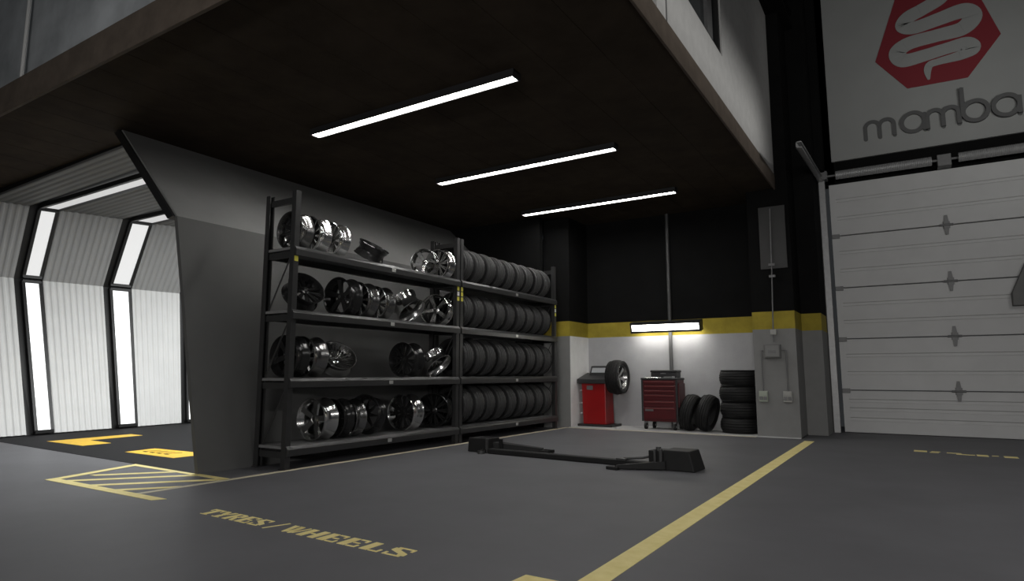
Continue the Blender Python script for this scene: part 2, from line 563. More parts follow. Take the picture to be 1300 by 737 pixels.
MB().box(XR - 0.07, XR - 0.06, wy0 + .05, wy1 - .05, wz1 + .05, wz2 - .05).build('pane', M['glass_dark'], win)
MB().box(XR - 0.09, XR - 0.02, 7.5, 7.74, wz1 + .05, wz2 - .05).build('mullion', M['galv_dark'], win)
mb = MB()
mb.box(XR + 0.02, XR + 0.36, 6.0, 12.6, 7.72, 7.78)
mb.box(XR + 0.16, XR + 0.20, 6.0, 12.6, 7.50, 7.72)
mb.box(XR + 0.02, XR + 0.36, 6.0, 12.6, 7.44, 7.50)
struct(mb.build('beam_upper', M['wall_black']), 'black steel beam high on the white upper wall')
# mezzanine room behind the railing
mb = MB().box(-14.6, XR - 0.1, 7.2, 7.35, wz0, 9)
struct(mb.build('wall_mezzanine', M['wall_grey']))
t = thing('glass_railing', 'frosted glass balustrade with thin white post on the mezzanine edge', 'railing', (-8.8, FY + 0.06, wz0))
MB().box(-5.8, 6.9, 0, 0.014, 0.0, 2.6).build('glass_panel', M['frosted'], t)
MB().tube((-0.0, -0.05, -0.02), (-0.0, -0.05, 1.22), 0.022).build('post', M['white_metal'], t, smooth=True)
MB().box(-5.8, 6.9, -0.01, 0.024, 0.0, 0.03).build('rail_shoe', M['black_trim'], t)

# ------------------------------------------------------------------ back walls
ZS0, ZS1 = 1.80, 2.10
BW = 12.25


def banded(mb3, x0, x1, y0, y1, top=SOF):
    """grey below, yellow stripe, black above"""
    lo, st, up = mb3
    lo.box(x0, x1, y0, y1, 0, ZS0)
    st.box(x0, x1, y0, y1, ZS0, ZS1)
    up.box(x0, x1, y0, y1, ZS1, top)


b3 = [MB(), MB(), MB()]
banded(b3, -6.4, -1.62, BW, BW + 0.2)
struct(b3[0].build('wall_back', M['wall_paint']), 'pale grey lower back wall of the alcove')
struct(b3[1].build('wall_back_stripe', M['stripe']), 'yellow stripe on the alcove back wall')
struct(b3[2].build('wall_back_upper', M['wall_black']), 'black upper back wall of the alcove')
mb = MB().box(-8.9, -6.3, 11.08, 11.2, 0, SOF)
struct(mb.build('wall_end', M['wall_black']), 'black end wall beyond the racks')
b3 = [MB(), MB(), MB()]
banded(b3, -6.4, -5.80, 11.40, BW)
struct(b3[0].build('pillar_left', M['wall_grey']), 'grey pillar at the end of the tyre rack')
struct(b3[1].build('pillar_left_stripe', M['stripe']))
struct(b3[2].build('pillar_left_upper', M['wall_black']))
mb = MB().box(-5.80, -5.79, 11.41, BW, 0, ZS0)  # lit pillar side: work light brightness put into a paler colour
struct(mb.build('pillar_left_lit_side', mat('lit_side_paint', (0.76, 0.76, 0.75), 0.8, noise=0.05, nscale=5)), 'lit side of the left pillar, work light glow painted in')
b3 = [MB(), MB(), MB()]
banded(b3, -2.30, -1.62, 11.45, 12.5, 9)
banded(b3, -1.9, -1.30, 12.2, 13.3, 9)
struct(b3[0].build('pillar_right', M['wall_grey']), 'grey pillar between alcove and roller door')
struct(b3[1].build('pillar_right_stripe', M['stripe']))
struct(b3[2].build('pillar_right_upper', M['wall_black']))
mb = MB().box(-1.9, -1.02, 13.15, 13.35, 4.6, 10)
mb.box(-1.30, 4.2, 13.15, 13.35, 4.62, 10)
mb.box(3.3, 8, 13.15, 13.35, 0, 10)
struct(mb.build('wall_door', M['wall_black']), 'black wall above the roller door')
mb = MB().box(-1.32, -1.22, 13.02, 13.14, 0, 4.8)
struct(mb.build('door_jamb', M['black_trim']))
mb = MB()
mb.box(-1.36, -1.16, 12.72, 12.74, 4.9, 9.0)
mb.box(-1.27, -1.25, 12.74, 12.96, 4.9, 9.0)
mb.box(-1.36, -1.16, 12.96, 12.98, 4.9, 9.0)
mb.box(-1.90, -1.16, 12.7, 13.0, 4.80, 4.92)
struct(mb.build('column_steel', M['wall_black'], bevel=0.004), 'black steel column and bracket beside the sign')

# board and conduit on the right pillar
cy = 11.45
mb = MB().box(-2.11, -1.68, cy - 0.02, cy, 2.83, 3.92)
tag(mb.build('notice_board', M['board'], bevel=0.005), 'plain dark grey board high on the right pillar', 'board')
t = thing('electrical_conduit', 'thin grey conduit running down the right pillar to two sockets', 'conduit', (-1.96, cy, 0))
MB().path([(0.05, -0.035, 3.88), (0.03, -0.035, 2.9), (0.0, -0.035, 1.80), (0.0, -0.035, 1.58)], 0.011).build('pipe', M['galv_dark'], t, smooth=True)
MB().path([(-0.168, -0.02, 1.44), (-0.21, -0.02, 1.44), (-0.21, -0.02, 0.76)], 0.010).build('pipe', M['galv_dark'], t, smooth=True)
MB().path([(0.112, -0.02, 1.44), (0.18, -0.02, 1.44), (0.18, -0.02, 0.76)], 0.010).build('pipe', M['galv_dark'], t, smooth=True)
for z in (2.90, 2.70):
    MB().box(-0.02, 0.08, -0.05, -0.024 if z > 2.8 else -0.004, z - 0.02, z + 0.02).build('clamp', M['galv_dark'], t)
MB().box(-0.05, 0.05, -0.06, 0, 1.70, 1.79).build('pipe_collar', M['box_grey'], t, bevel=0.006)
t = thing('junction_box', 'grey junction box between the two sockets on the right pillar', 'box', (-1.99, cy, 1.42))
MB().box(-0.13, 0.13, -0.07, 0, -0.11, 0.12).build('body', M['hood'], t, bevel=0.008)
MB().box(-0.11, 0.11, -0.085, -0.07, -0.09, 0.10).build('cover', M['wall_grey'], t, bevel=0.004)
MB().box(-0.06, 0.06, -0.09, -0.084, -0.03, 0.02).build('nameplate', M['galv_dark'], t)
for x, m, lb in ((-2.17, 'box_green', 'greyish green power socket nearer the tyre stack on the right pillar'), (-1.79, 'box_grey', 'grey power socket nearer the roller door on the right pillar')):
    t = thing('power_socket', lb, 'socket', (x, cy, 0.67))
    MB().box(-0.07, 0.07, -0.05, 0, -0.09, 0.09).build('back_box', M[m], t, bevel=0.008)
    for dx in (-0.033, 0.033):
        MB().box(dx - 0.025, dx + 0.025, -0.07, -0.05, -0.055, 0.0).build('socket_flap', M['galv_dark'], t, bevel=0.004)
    MB().box(-0.055, 0.055, -0.062, -0.05, 0.02, 0.07).build('switch', M[m], t, bevel=0.004)

# ------------------------------------------------------------------ roller door
DY, DX0, DX1 = 13.1, -1.12, 3.25
SEC = [(0.0, 0.755), (0.755, 1.68), (1.68, 2.62), (2.62, 3.60), (3.60, 4.60)]
door = struct(bpy.data.objects.new('door_1', None), 'pale grey sectional roller door')
COL.objects.link(door)
for k, (z0, z1) in enumerate(SEC):
    prof = []
    h = z1 - z0
    if k == 0:
        gro = [0.32, 0.55, 0.75]
    else:
        gro = [0.33, 0.67]
    zs = [(z0 + 0.006, 0), (z0 + 0.012, -0.02)]
    for g in gro:
        zc = z0 + h * g
        zs += [(zc - 0.035, -0.02), (zc - 0.02, -0.004), (zc + 0.02, -0.004), (zc + 0.035, -0.02)]
    zs += [(z1 - 0.014, -0.02), (z1 - 0.006, 0)]
    poly = [(DX0, DY + d, z) for z, d in zs] + [(DX0, DY + 0.05, z1 - 0.006), (DX0, DY + 0.05, z0 + 0.006)]
    MB().prism(poly, (DX1 - DX0, 0, 0)).build('door_panel', M['door'], door)
    if k:
        for x in (0.61 + 0.012 * k, 2.35):
            hb = MB()
            hb.box(x - 0.05, x + 0.05, DY - 0.035, DY - 0.02, z0 - 0.06, z0 + 0.06)
            hb.prism([(x - 0.02, DY - 0.03, z0 - 0.17), (x + 0.02, DY - 0.03, z0 - 0.17), (x + 0.045, DY - 0.03, z0), (x + 0.02, DY - 0.03, z0 + 0.17), (x - 0.02, DY - 0.03, z0 + 0.17), (x - 0.045, DY - 0.03, z0)], (0, -0.02, 0))
            hb.tube((x - 0.10, DY - 0.04, z0), (x + 0.10, DY - 0.04, z0), 0.02)
            hb.build('hinge', M['galv_dark'], door)
        MB().box(DX0 + 0.0, DX0 + 0.13, DY - 0.045, DY - 0.02, z0 - 0.05, z0 + 0.03).build('edge_hinge', M['galv_dark'], door, bevel=0.004)
MB().box(DX0 + 0.0, DX0 + 0.10, DY - 0.026, DY - 0.02, 0.02, 4.58).build('end_stile', M['door'], door)
mb = MB()
mb.box(-1.28, -1.18, 12.97, 12.985, 0, 4.75)
mb.box(-1.28, -1.265, 12.985, 13.05, 0, 4.75)
mb.box(-1.195, -1.18, 12.985, 13.05, 0, 4.75)
mb.build('vertical_track', M['galv'], door)
p0, p1 = Vector((-1.23, 13.0, 4.70)), Vector((-1.23, 10.15, 4.50))
mb = MB()
for dz0, dz1, dx0, dx1 in ((-0.05, 0.05, -0.05, -0.035), (-0.05, -0.035, -0.05, 0.03), (0.035, 0.05, -0.05, 0.03)):
    mb.hexa([(p.x + dx, p.y, p.z + dz) for p in (p0, p1) for dx, dz in ((dx0, dz0), (dx1, dz0), (dx1, dz1), (dx0, dz1))])
mb.build('horizontal_track', M['galv'], door)
MB().box(-1.33, -1.12, 12.86, 13.05, 4.66, 4.82).build('bearing_bracket', M['galv_dark'], door, bevel=0.006)
MB().tube((-1.45, 12.9, 4.72), (3.3, 12.9, 4.70), 0.022).build('spring_shaft', M['galv_dark'], door, smooth=True)
for x0, x1 in ((-0.98, 0.52), (0.9, 2.4)):
    prof = []
    n = 110
    for i in range(n + 1):
        prof.append((0.075 + (0.006 if i % 2 else 0), i * (x1 - x0) / n))
    prof = [(0.02, 0)] + prof + [(0.02, x1 - x0)]
    X = Matrix.Translation((x0, 12.9, 4.715)) @ Matrix.Rotation(PI / 2, 4, 'Y')
    MB().lathe(prof, 18, X=X).build('torsion_spring', M['galv'], door, smooth=True)
MB().box(0.60, 0.80, 12.86, 13.16, 4.60, 4.80).build('center_bracket', M['galv_dark'], door, bevel=0.006)
# sloped hood on the door at the right edge of the frame
mb = MB()
mb.prism([(1.44, 13.07, 2.14), (1.44, 13.07, 2.35), (1.66, 13.07, 2.86), (1.95, 13.07, 2.86), (1.95, 13.07, 2.14)], (0, -0.14, 0))
tag(mb.build('door_hood', M['hood'], bevel=0.012), 'dark grey sloped housing on the roller door at the frame edge', 'housing')

# ------------------------------------------------------------------ sign above the door
SY = 13.09
t = thing('wall_sign', 'white mamba sign board with red hexagon and coiled snake above the door', 'sign', (0, SY, 5.04))
MB().box(-1.05, 3.4, 0, 0.06, 0, 4.6).build('sign_board', M['sign_white'], t, bevel=0.006)
HEX = [(-.206, 6.82), (.262, 6.185), (1.157, 6.165), (1.668, 6.82), (1.30, 8.02), (.75, 8.55), (.21, 8.02)]
MB().prism([(x, 0.002, z - 5.04) for x, z in HEX], (0, -0.012, 0)).build('red_emblem', M['sign_red'], t)


def catmull(pts, n=8):
    out = []
    for i in range(len(pts) - 1):
        p0, p1, p2, p3 = pts[max(i - 1, 0)], pts[i], pts[i + 1], pts[min(i + 2, len(pts) - 1)]
        for k in range(n):
            u = k / n
            out.append(tuple(0.5 * (2 * b + (c - a) * u + (2 * a - 5 * b + 4 * c - d) * u * u + (3 * b - a - 3 * c + d) * u ** 3) for a, b, c, d in zip(p0, p1, p2, p3)))
    out.append(tuple(pts[-1]))
    return out


snake = [(430, -45, 0.175), (400, -5, 0.237), (320, 45, 0.237), (245, 88, 0.250), (222, 128, 0.263), (275, 138, 0.237), (400, 94, 0.250), (515, 55, 0.275), (560, 85, 0.288), (510, 142, 0.263), (390, 176, 0.237),
         (250, 215, 0.250), (192, 260, 0.275), (220, 300, 0.250), (320, 276, 0.225), (450, 235, 0.213), (530, 216, 0.237), (560, 240, 0.237), (500, 274, 0.175), (400, 303, 0.125), (352, 320, 0.125), (340, 350, 0.112), (345, 388, 0.050)]
sp = []
for cx, cy_, w in snake:
    p = on_y(1090 + cx / 3.88, cy_ / 3.88, SY)
    sp.append((p.x, p.z - 5.04, w))
sp = catmull(sp, 8)
MB().ribbon([(a, b) for a, b, _ in sp], [w for _, _, w in sp], lambda u, v, d: Vector((u, -0.010 - d, v)), 0.008).build('coiled_snake', M['sign_white'], t)


def arc(cx, cy, rx, ry, a0, a1, n=20):
    return [(cx + rx * math.cos(math.radians(a0 + (a1 - a0) * i / n)), cy + ry * math.sin(math.radians(a0 + (a1 - a0) * i / n))) for i in range(n + 1)]


lt = MB()
to = lambda u, v, d: Vector((u, 0.002 - d, v))
zb, W_ = 5.36 - 5.04, 0.066
zx = 0.34
for x0, kind in ((-.45, 'm'), (.13, 'a'), (.52, 'm'), (1.04, 'b'), (1.46, 'a')):
    if kind == 'm':
        w = 0.46
        lt.ribbon([(x0, zb), (x0, zb + zx - .1)], W_, to, 0.012)
        for q in (0, 1):
            r = w / 4
            lt.ribbon(arc(x0 + r + q * 2 * r, zb + zx - r - .02, r, r, 180, 0), W_, to, 0.012)
            lt.ribbon([(x0 + 2 * r * (q + 1), zb + zx - r - .02), (x0 + 2 * r * (q + 1), zb)], W_, to, 0.012)
    if kind in 'ab':
        r = 0.175
        lt.ribbon(arc(x0 + r, zb + r, r, r, 0, 360, 36), W_, to, 0.012, cap=False)
        if kind == 'a':
            lt.ribbon([(x0 + 2 * r, zb), (x0 + 2 * r, zb + 2 * r - .05)], W_, to, 0.012)
        else:
            lt.ribbon([(x0, zb + r * .6), (x0, zb + .62)], W_, to, 0.012)
lt.build('sign_lettering', M['sign_grey'], t)

# ------------------------------------------------------------------ ceiling battens
for k, (y, x0, x1) in enumerate(((5.42, -6.50, -3.35), (7.98, -6.46, -3.30), (10.52, -6.36, -3.26))):
    t = thing('ceiling_batten', ['long lit ceiling batten nearest the mezzanine front', 'middle lit ceiling batten of three under the mezzanine',
                                 'lit ceiling batten farthest back, near the alcove'][k], 'light', ((x0 + x1) / 2, y, SOF), group='ceiling battens under the mezzanine')
    hl = (x1 - x0) / 2
    mb = MB()
    mb.box(-hl, hl, -0.075, -0.06, -0.085, 0)
    mb.box(-hl, hl, 0.06, 0.075, -0.085, 0)
    mb.box(-hl, -hl + 0.02, -0.06, 0.06, -0.085, 0)
    mb.box(hl - 0.02, hl, -0.06, 0.06, -0.085, 0)
    mb.box(-hl, hl, -0.06, 0.06, -0.02, 0)
    mb.build('housing', M['black_plastic'], t)
    MB().box(-hl + 0.02, hl - 0.02, -0.058, 0.058, -0.075, -0.06).build('diffuser', M['lamp'], t)

# ------------------------------------------------------------------ work light and pole in the alcove
mb = MB()
mb.tube((0, 0, 0.012), (0, 0, SOF), 0.035, n=18)
tag(mb.build('service_pipe', M['pipe_grey'], smooth=True), 'grey vertical pipe behind the work light on the alcove wall', 'pipe').location = (-4.0, BW - 0.04, 0)
t = thing('work_light', 'lit strip work light in a black frame on the alcove wall', 'light', (-4.03, BW - 0.14, 1.98), (math.radians(14), 0, 0))
hl = 0.70
mb = MB()
mb.box(-hl, hl, -0.17, -0.02, 0.085, 0.105)
mb.box(-hl, hl, -0.03, -0.0, -0.08, 0.105)
for x in (-hl, hl - 0.035):
    mb.box(x, x + 0.035, -0.17, -0.0, -0.10, 0.105)
mb.box(-hl, hl, -0.17, -0.155, 0.062, 0.105)
mb.box(-hl, hl, -0.17, -0.155, -0.10, -0.06)
mb.build('housing', M['black_plastic'], t, bevel=0.004)
MB().box(-hl + 0.03, hl - 0.03, -0.158, -0.145, -0.062, 0.064).build('front_diffuser', mat('work_light_front', (0.9, 0.9, 0.88), 0.5, emit=(1, 0.975, 0.92), estr=9), t)
MB().box(-hl + 0.03, hl - 0.03, -0.15, -0.02, -0.095, -0.085).build('lower_diffuser', M['lamp_wall'], t)
for x in (-0.45, 0.45):
    MB().box(x - 0.03, x + 0.03, 0.0, 0.142, -0.03, 0.05).build('wall_bracket', M['galv_dark'], t)

# ------------------------------------------------------------------ storage racks
RX0, RX1 = -6.44, -5.90      # back, front
LV = [0.25, 1.0, 1.77, 2.50]   # deck heights
BH = 0.105
R_TOP = 3.16


def rack(name, label, y0, y1, bright):
    t = thing(name, label, 'rack', (0, 0, 0))
    p = 0.07
    posts = []
    for x in (RX0, RX1 - p):
        for y in (y0, y1 - p):
            mb = MB()
            mb.box(x, x + p, y, y + 0.012, 0.0, R_TOP)
            mb.box(x, x + p, y + p - 0.012, y + p, 0.0, R_TOP)
            mb.box(x if x == RX0 else x + p - 0.014, (x if x == RX0 else x + p - 0.014) + 0.014, y + 0.012, y + p - 0.012, 0.0, R_TOP)
            mb.box(x - 0.015, x + p + 0.015, y - 0.012, y + p + 0.012, 0, 0.012)
            po = mb.build('post', M['rack'], t)
            posts.append(po)
            if x != RX0:
                for z, m in ((2.36, 'yellow_label'), (2.28, 'white_label' if y != y0 or name == 'tyre' else 'yellow_label'), (2.20, 'yellow_label')) if (y1 - y < 0.1 or bright) else ((2.36, 'yellow_label'),):
                    MB().box(x + p, x + p + 0.003, y + 0.01, y + p - 0.01, z - 0.03, z + 0.03).build('load_label', M[m], po)
    for y in (y0, y1 - p):
        for z in (0.12, 0.88, 1.65, 2.38, 3.02):
            MB().box(RX0 + p, RX1 - p, y + 0.02, y + p - 0.02, z, z + 0.07).build('cross_bar', M['rack'], t)
        for za, zb_ in ((0.19, 0.9), (0.97, 1.67), (1.74, 2.43)):
            MB().tube((RX0 + p, y + p / 2, za), (RX1 - p, y + p / 2, zb_), 0.009, n=6).build('brace', M['rack'], t)
    for z in LV:
        sh = MB()
        sh.box(RX0 + 0.02, RX1 - 0.02, y0 + 0.012, y1 - 0.012, z - 0.03, z)
        s = sh.build('shelf', M['rack_deck'], t)
        b = MB()
        # front box beam with rolled lip
        b.prism([(RX1 - 0.02, y0 + 0.01, z - BH), (RX1 + 0.03, y0 + 0.01, z - BH), (RX1 + 0.03, y0 + 0.01, z - 0.035), (RX1 + 0.015, y0 + 0.01, z - 0.012), (RX1 - 0.0, y0 + 0.01, z + 0.004), (RX1 - 0.02, y0 + 0.01, z + 0.004)], (0, y1 - y0 - 0.02, 0))
        b.build('front_beam', M['rack'], s, bevel=0.004)
        MB().box(RX0 - 0.0, RX0 + 0.04, y0 + 0.01, y1 - 0.01, z - BH, z).build('rear_beam', M['rack'], s)
        ym = (y0 + y1) / 2 + 0.05
        MB().box(RX1 + 0.03, RX1 + 0.036, ym - 0.035, ym + 0.035, z - 0.085, z - 0.04).build('clip', M['clip'], s, bevel=0.002)
    return t


RA0, RA1, RB0, RB1 = 4.70, 7.85, 7.875, 11.02
rack('wheel_rack', 'dark steel four-shelf rack holding alloy wheels beside the tunnel', RA0, RA1, False)
rack('tyre_rack', 'dark steel four-shelf rack packed with tyres near the alcove', RB0, RB1, True)

# ------------------------------------------------------------------ tyres


def tyre_meshes(R, W, ri):
    """tyre round local Z, centred; returns (carcass, tread) meshes"""
    h = W / 2
    carcass = [(ri, -h * .72), (ri + 0.008, -h * .80), (ri + (R - ri) * .35, -h * .98), (ri + (R - ri) * .62, -h), (ri + (R - ri) * .80, -h * .95), (R - 0.040, -h * .84),
               (R - 0.018, -h * .5), (R - 0.016, 0), (R - 0.018, h * .5), (R - 0.040, h * .84), (ri + (R - ri) * .80, h * .93), (ri + (R - ri) * .62, h), (ri + (R - ri) * .35, h * .98), (ri + 0.008, h * .80), (ri, h * .72),
               (ri + 0.02, h * .6), (R - 0.045, h * .6), (R - 0.045, -h * .6), (ri + 0.02, -h * .6)]
    a = MB().lathe(carcass, 44, closed=True)
    tr = []
    n = 5
    for k in range(n):
        z0 = -h * .84 + k * (h * 1.68) / n
        z1 = z0 + (h * 1.68) / n
        c = lambda z: R - 0.045 * (abs(z) / h) ** 2.4
        g = 0.007
        tr += [(c(z0) - 0.013, z0 + 0.0005), (c(z0 + g), z0 + g), (c(z1 - g), z1 - g), (c(z1) - 0.013, z1 - 0.0005)]
    tr = [(R - 0.055, -h * .84)] + tr + [(R - 0.055, h * .84)]
    b = MB().lathe(tr, 66)
    # cross sipes on the shoulder ribs: pull every third segment row inward a little
    for i, v in enumerate(b.bm.verts):
        seg = i % 66
        if seg % 3 == 0 and abs(v.co.z) > h * .5:
            rr = math.hypot(v.co.x, v.co.y)
            s = (rr - 0.007) / rr
            v.co.x *= s
            v.co.y *= s
    return a, b


def make_tyre(label, R, W, ri, group, tm='tread_dark'):
    a, b = tyre_meshes(R, W, ri)
    o = a.build('tyre', M['rubber'], smooth=True)
    tag(o, label, 'tyre', group)
    b.build('tread', M[tm], o, smooth=True)
    return o


TR, TW = 0.31, 0.275
ORDN = ['first', 'second', 'third', 'fourth', 'fifth', 'sixth', 'seventh', 'eighth', 'ninth']
ROW = ['bottom shelf', 'second shelf from the floor', 'third shelf from the floor', 'top shelf']
proto = None
for r, z in enumerate(LV):
    for i in range(9):
        if r == 3:
            lb = '%s black tyre from the left on the top shelf of the tyre rack' % ORDN[i]
        else:
            lb = '%s black tyre from the left on the %s, tyre rack' % (ORDN[i], ROW[r])
        R_ = 0.31 if r < 2 else 0.285
        loc = (-6.19 + random.uniform(-.012, .012), 8.13 + 0.322 * i, z + TR * (0.935 if r > 1 else 1) + 0.004)
        rot = (PI / 2, random.uniform(0, 6), 0)
        E_ = (Matrix.Rotation(random.uniform(-.03, .03), 4, 'Z') @ Matrix.Rotation(PI / 2, 4, 'X') @ Matrix.Rotation(random.uniform(0, 6), 4, 'Z')).to_euler()
        if proto is None:
            proto = make_tyre(lb, TR, TW, 0.205, 'tyres on the tyre rack', 'tread')
            o = proto
            o.location, o.rotation_euler = loc, E_
        else:
            o = dup(proto, loc, E_, lb)
        if r > 1:
            o.scale = (0.935, 0.935, 1)
# stack of four beside the pillar
pr2 = None
ST = ['topmost tyre of the upright stack beside the right pillar', 'second tyre from the top of the stack beside the right pillar', 'third tyre from the top of the stack beside the right pillar',
      'bottom tyre of the stack beside the right pillar']
hst = 0.275
for i in range(4):
    loc = (-2.66 + random.uniform(-.012, .012), 11.86 + random.uniform(-.01, .01), 0.014 + hst / 2 + (3 - i) * hst)
    if pr2 is None:
        pr2 = make_tyre(ST[0], 0.335, hst - 0.002, 0.215, 'tyres stacked beside the right pillar')
        pr2.location = loc
    else:
        dup(pr2, loc, (0, 0, random.uniform(0, 6)), ST[i])


def rest(o, z):
    """lower a thing until its lowest point touches height z"""
    bpy.context.view_layer.update()
    lo = 1e9
    for c in [o] + list(o.children):
        if c.type == 'MESH':
            mw = (o.matrix_basis @ c.matrix_basis) if c is not o else o.matrix_basis
            lo = min(lo, min((mw @ v.co).z for v in c.data.vertices))
    o.location.z += z - lo


pr3 = None
for i, (x, lb) in enumerate(((-3.52, 'leaning black tyre next to the red tool trolley'), (-3.22, 'leaning black tyre with pale hole showing, next to the tyre stack'))):
    E_ = (Matrix.Rotation(math.radians(-4), 4, 'Z') @ Matrix.Rotation(math.radians(90 + 14), 4, 'Y')).to_euler()
    loc = (x, 11.80, 0.35)
    if pr3 is None:
        pr3 = make_tyre(lb, 0.335, 0.235, 0.20, 'tyres leaning beside the trolley')
        o = pr3
        o.location, o.rotation_euler = loc, E_
    else:
        o = dup(pr3, loc, E_, lb)
    rest(o, 0.013)

# ------------------------------------------------------------------ alloy wheels


def make_rim(label, R, W, style, mb_mat, mf_mat, group):
    """alloy wheel round local Z; face towards +Z"""
    h = W / 2
    t = thing('alloy_wheel', label, 'wheel', group=group)
    prof = [(R, h), (R * 1.02, h - 0.006), (R * 1.0, h - 0.016), (R * .955, h - 0.03), (R * .95, h - 0.05), (R * .86, h - 0.075), (R * .85, -h + .09), (R * .87, -h + .075), (R * .945, -h + 0.045), (R * .95, -h + 0.026),
            (R * .99, -h + 0.012), (R * 1.01, -h + 0.004), (R * .99, -h), (R * .93, -h + .012), (R * .90, -h + .04), (R * .82, -h + .075), (R * .81, h - .08), (R * .90, h - .05), (R * .93, h - .02), (R * .97, h - 0.002)]
    MB().lathe(prof, 44, closed=True).build('barrel', M[mb_mat], t, smooth=True)
    f = MB()
    zf = h - 0.03
    hub = R * 0.22
    deep = {'five': 0.035, 'multi': 0.025, 'dish': 0.075, 'mesh': 0.045, 'turbine': 0.04}[style]
    f.lathe([(0.0001, zf - deep + .006), (hub * .6, zf - deep + .008), (hub, zf - deep), (hub * 1.05, zf - deep - 0.03), (0.0001, zf - deep - 0.035)], 28)
    n = {'five': 5, 'multi': 10, 'dish': 24, 'mesh': 9, 'turbine': 16}[style]
    for i in range(n):
        a = 2 * PI * i / n

        def spoke(a0, w0, a1, w1, th=0.022):
            d0, d1 = Vector((math.cos(a0), math.sin(a0), 0)), Vector((math.cos(a1), math.sin(a1), 0))
            e0, e1 = Vector((-d0.y, d0.x, 0)), Vector((-d1.y, d1.x, 0))
            p0, p1 = d0 * hub * .9 + Vector((0, 0, zf - deep)), d1 * R * .88 + Vector((0, 0, zf - .004))
            f.hexa([p0 - e0 * w0 - Vector((0, 0, th)), p0 + e0 * w0 - Vector((0, 0, th)), p1 + e1 * w1 - Vector((0, 0, th * 1.6)), p1 - e1 * w1 - Vector((0, 0, th * 1.6)),
                    p0 - e0 * w0, p0 + e0 * w0, p1 + e1 * w1, p1 - e1 * w1])
        if style == 'five':
            spoke(a, R * .11, a, R * .15)
        elif style == 'multi':
            spoke(a, R * .05, a - .1, R * .045)
            spoke(a, R * .05, a + .1, R * .045)
        elif style == 'dish':
            spoke(a, R * .018, a, R * .03)
        elif style == 'mesh':
            spoke(a, R * .04, a + .36, R * .04)
            spoke(a, R * .04, a - .36, R * .04)
        else:
            spoke(a, R * .03, a + .25, R * .05)
    f.build('spoke_face', M[mf_mat], t, smooth=True)
    c = MB().lathe([(0.0001, zf - deep + .018), (R * .09, zf - deep + .016), (R * .1, zf - deep + .004)], 20)
    c.build('hub_cap', M['alloy_grey'], t, smooth=True)
    return t


# (px, py) seen centre, shelf, pose, style, barrel, face, radius, width, label
G1 = 'alloy wheels on the wheel rack'
RIMS = [
    (370, 292, 3, 'up', 'mesh', 'alloy_grey', 'alloy_black', .225, .19, 'dark-faced alloy wheel behind the front post, top shelf'),
    (400, 291, 3, 'up', 'multi', 'alloy', 'alloy_black', .225, .2, 'silver-barrelled wheel with black lip on the top shelf, middle of three upright'),
    (425, 291, 3, 'up', 'multi', 'alloy', 'alloy_grey', .22, .19, 'silver-barrelled wheel at the inner end of the upright three, top shelf'),
    (473, 316, 3, 'tilt', 'turbine', 'alloy_black', 'alloy_black', .215, .19, 'black wheel lying tilted alone in the middle of the top shelf'),
    (541, 329, 3, 'up2', 'five', 'alloy_grey', 'alloy', .20, .17, 'silver spoked wheel on the top shelf, second from the middle posts'),
    (566, 330, 3, 'up', 'multi', 'alloy', 'alloy', .225, .2, 'silver wheel on the top shelf against the middle posts'),
    (386, 381, 2, 'lean', 'multi', 'alloy_black', 'alloy_black', .23, .19, 'black multi-spoke wheel leaning behind the front post, third shelf up'),
    (437, 377, 2, 'up', 'five', 'alloy_black', 'alloy_black', .245, .22, 'large gloss black wheel facing out at the left of a row of three'),
    (460, 381, 2, 'up', 'multi', 'alloy_grey', 'alloy_black', .235, .2, 'dark chrome wheel in the middle of the row of three, third shelf up'),
    (482, 384, 2, 'up', 'multi', 'alloy_grey', 'alloy_grey', .225, .19, 'dark grey wheel at the inner end of the row of three'),
    (518, 392, 2, 'lie', 'mesh', 'alloy', 'alloy_grey', .22, .25, 'silver wheel lying tipped with its open back towards the front'),
    (556, 391, 2, 'face', 'five', 'alloy', 'alloy', .235, .2, 'silver wheel upright beside the middle posts, third shelf up'),
    (366, 457, 1, 'up', 'five', 'alloy_black', 'alloy_black', .24, .2, 'black wheel behind the front post, second shelf up'),
    (392, 457, 1, 'up', 'multi', 'alloy_grey', 'alloy_black', .24, .22, 'dark chrome wheel just right of the front post, second shelf up'),
    (428, 462, 1, 'dish', 'dish', 'alloy_grey', 'alloy', .235, .16, 'silver fin-spoked dish wheel tipped back on the second shelf up'),
    (518, 459, 1, 'up', 'multi', 'alloy_black', 'alloy_black', .24, .24, 'black mesh-faced wheel upright on the second shelf, left of a tipped one'),
    (554, 463, 1, 'lie', 'multi', 'alloy', 'alloy_black', .22, .2, 'silver-barrelled wheel tipped over near the middle posts, second shelf up'),
    (404, 541, 0, 'up', 'five', 'alloy', 'alloy', .25, .22, 'silver five-spoke wheel on the bottom shelf beside the front post'),
    (428, 537, 0, 'up', 'multi', 'alloy_black', 'alloy_black', .24, .17, 'black wheel second on the bottom shelf, behind the silver five-spoke'),
    (444, 535, 0, 'up', 'multi', 'alloy_grey', 'alloy_grey', .235, .18, 'grey-barrelled wheel third from the front post on the bottom shelf'),
    (466, 533, 0, 'lean2', 'mesh', 'alloy_black', 'alloy_black', .245, .2, 'large dull black wheel leaning fourth from the front post, bottom shelf'),
    (516, 528, 0, 'up', 'multi', 'alloy', 'alloy_black', .25, .22, 'silver wheel with deep lip alone mid bottom shelf'),
    (556, 523, 0, 'up2', 'multi', 'alloy_black', 'alloy_black', .25, .2, 'black multi-spoke wheel on the bottom shelf against the middle posts'),
]
def towards(x, y, z):
    return Vector((0, 0, 1)).rotation_difference(Vector((x, y, z)).normalized()).to_matrix().to_4x4()


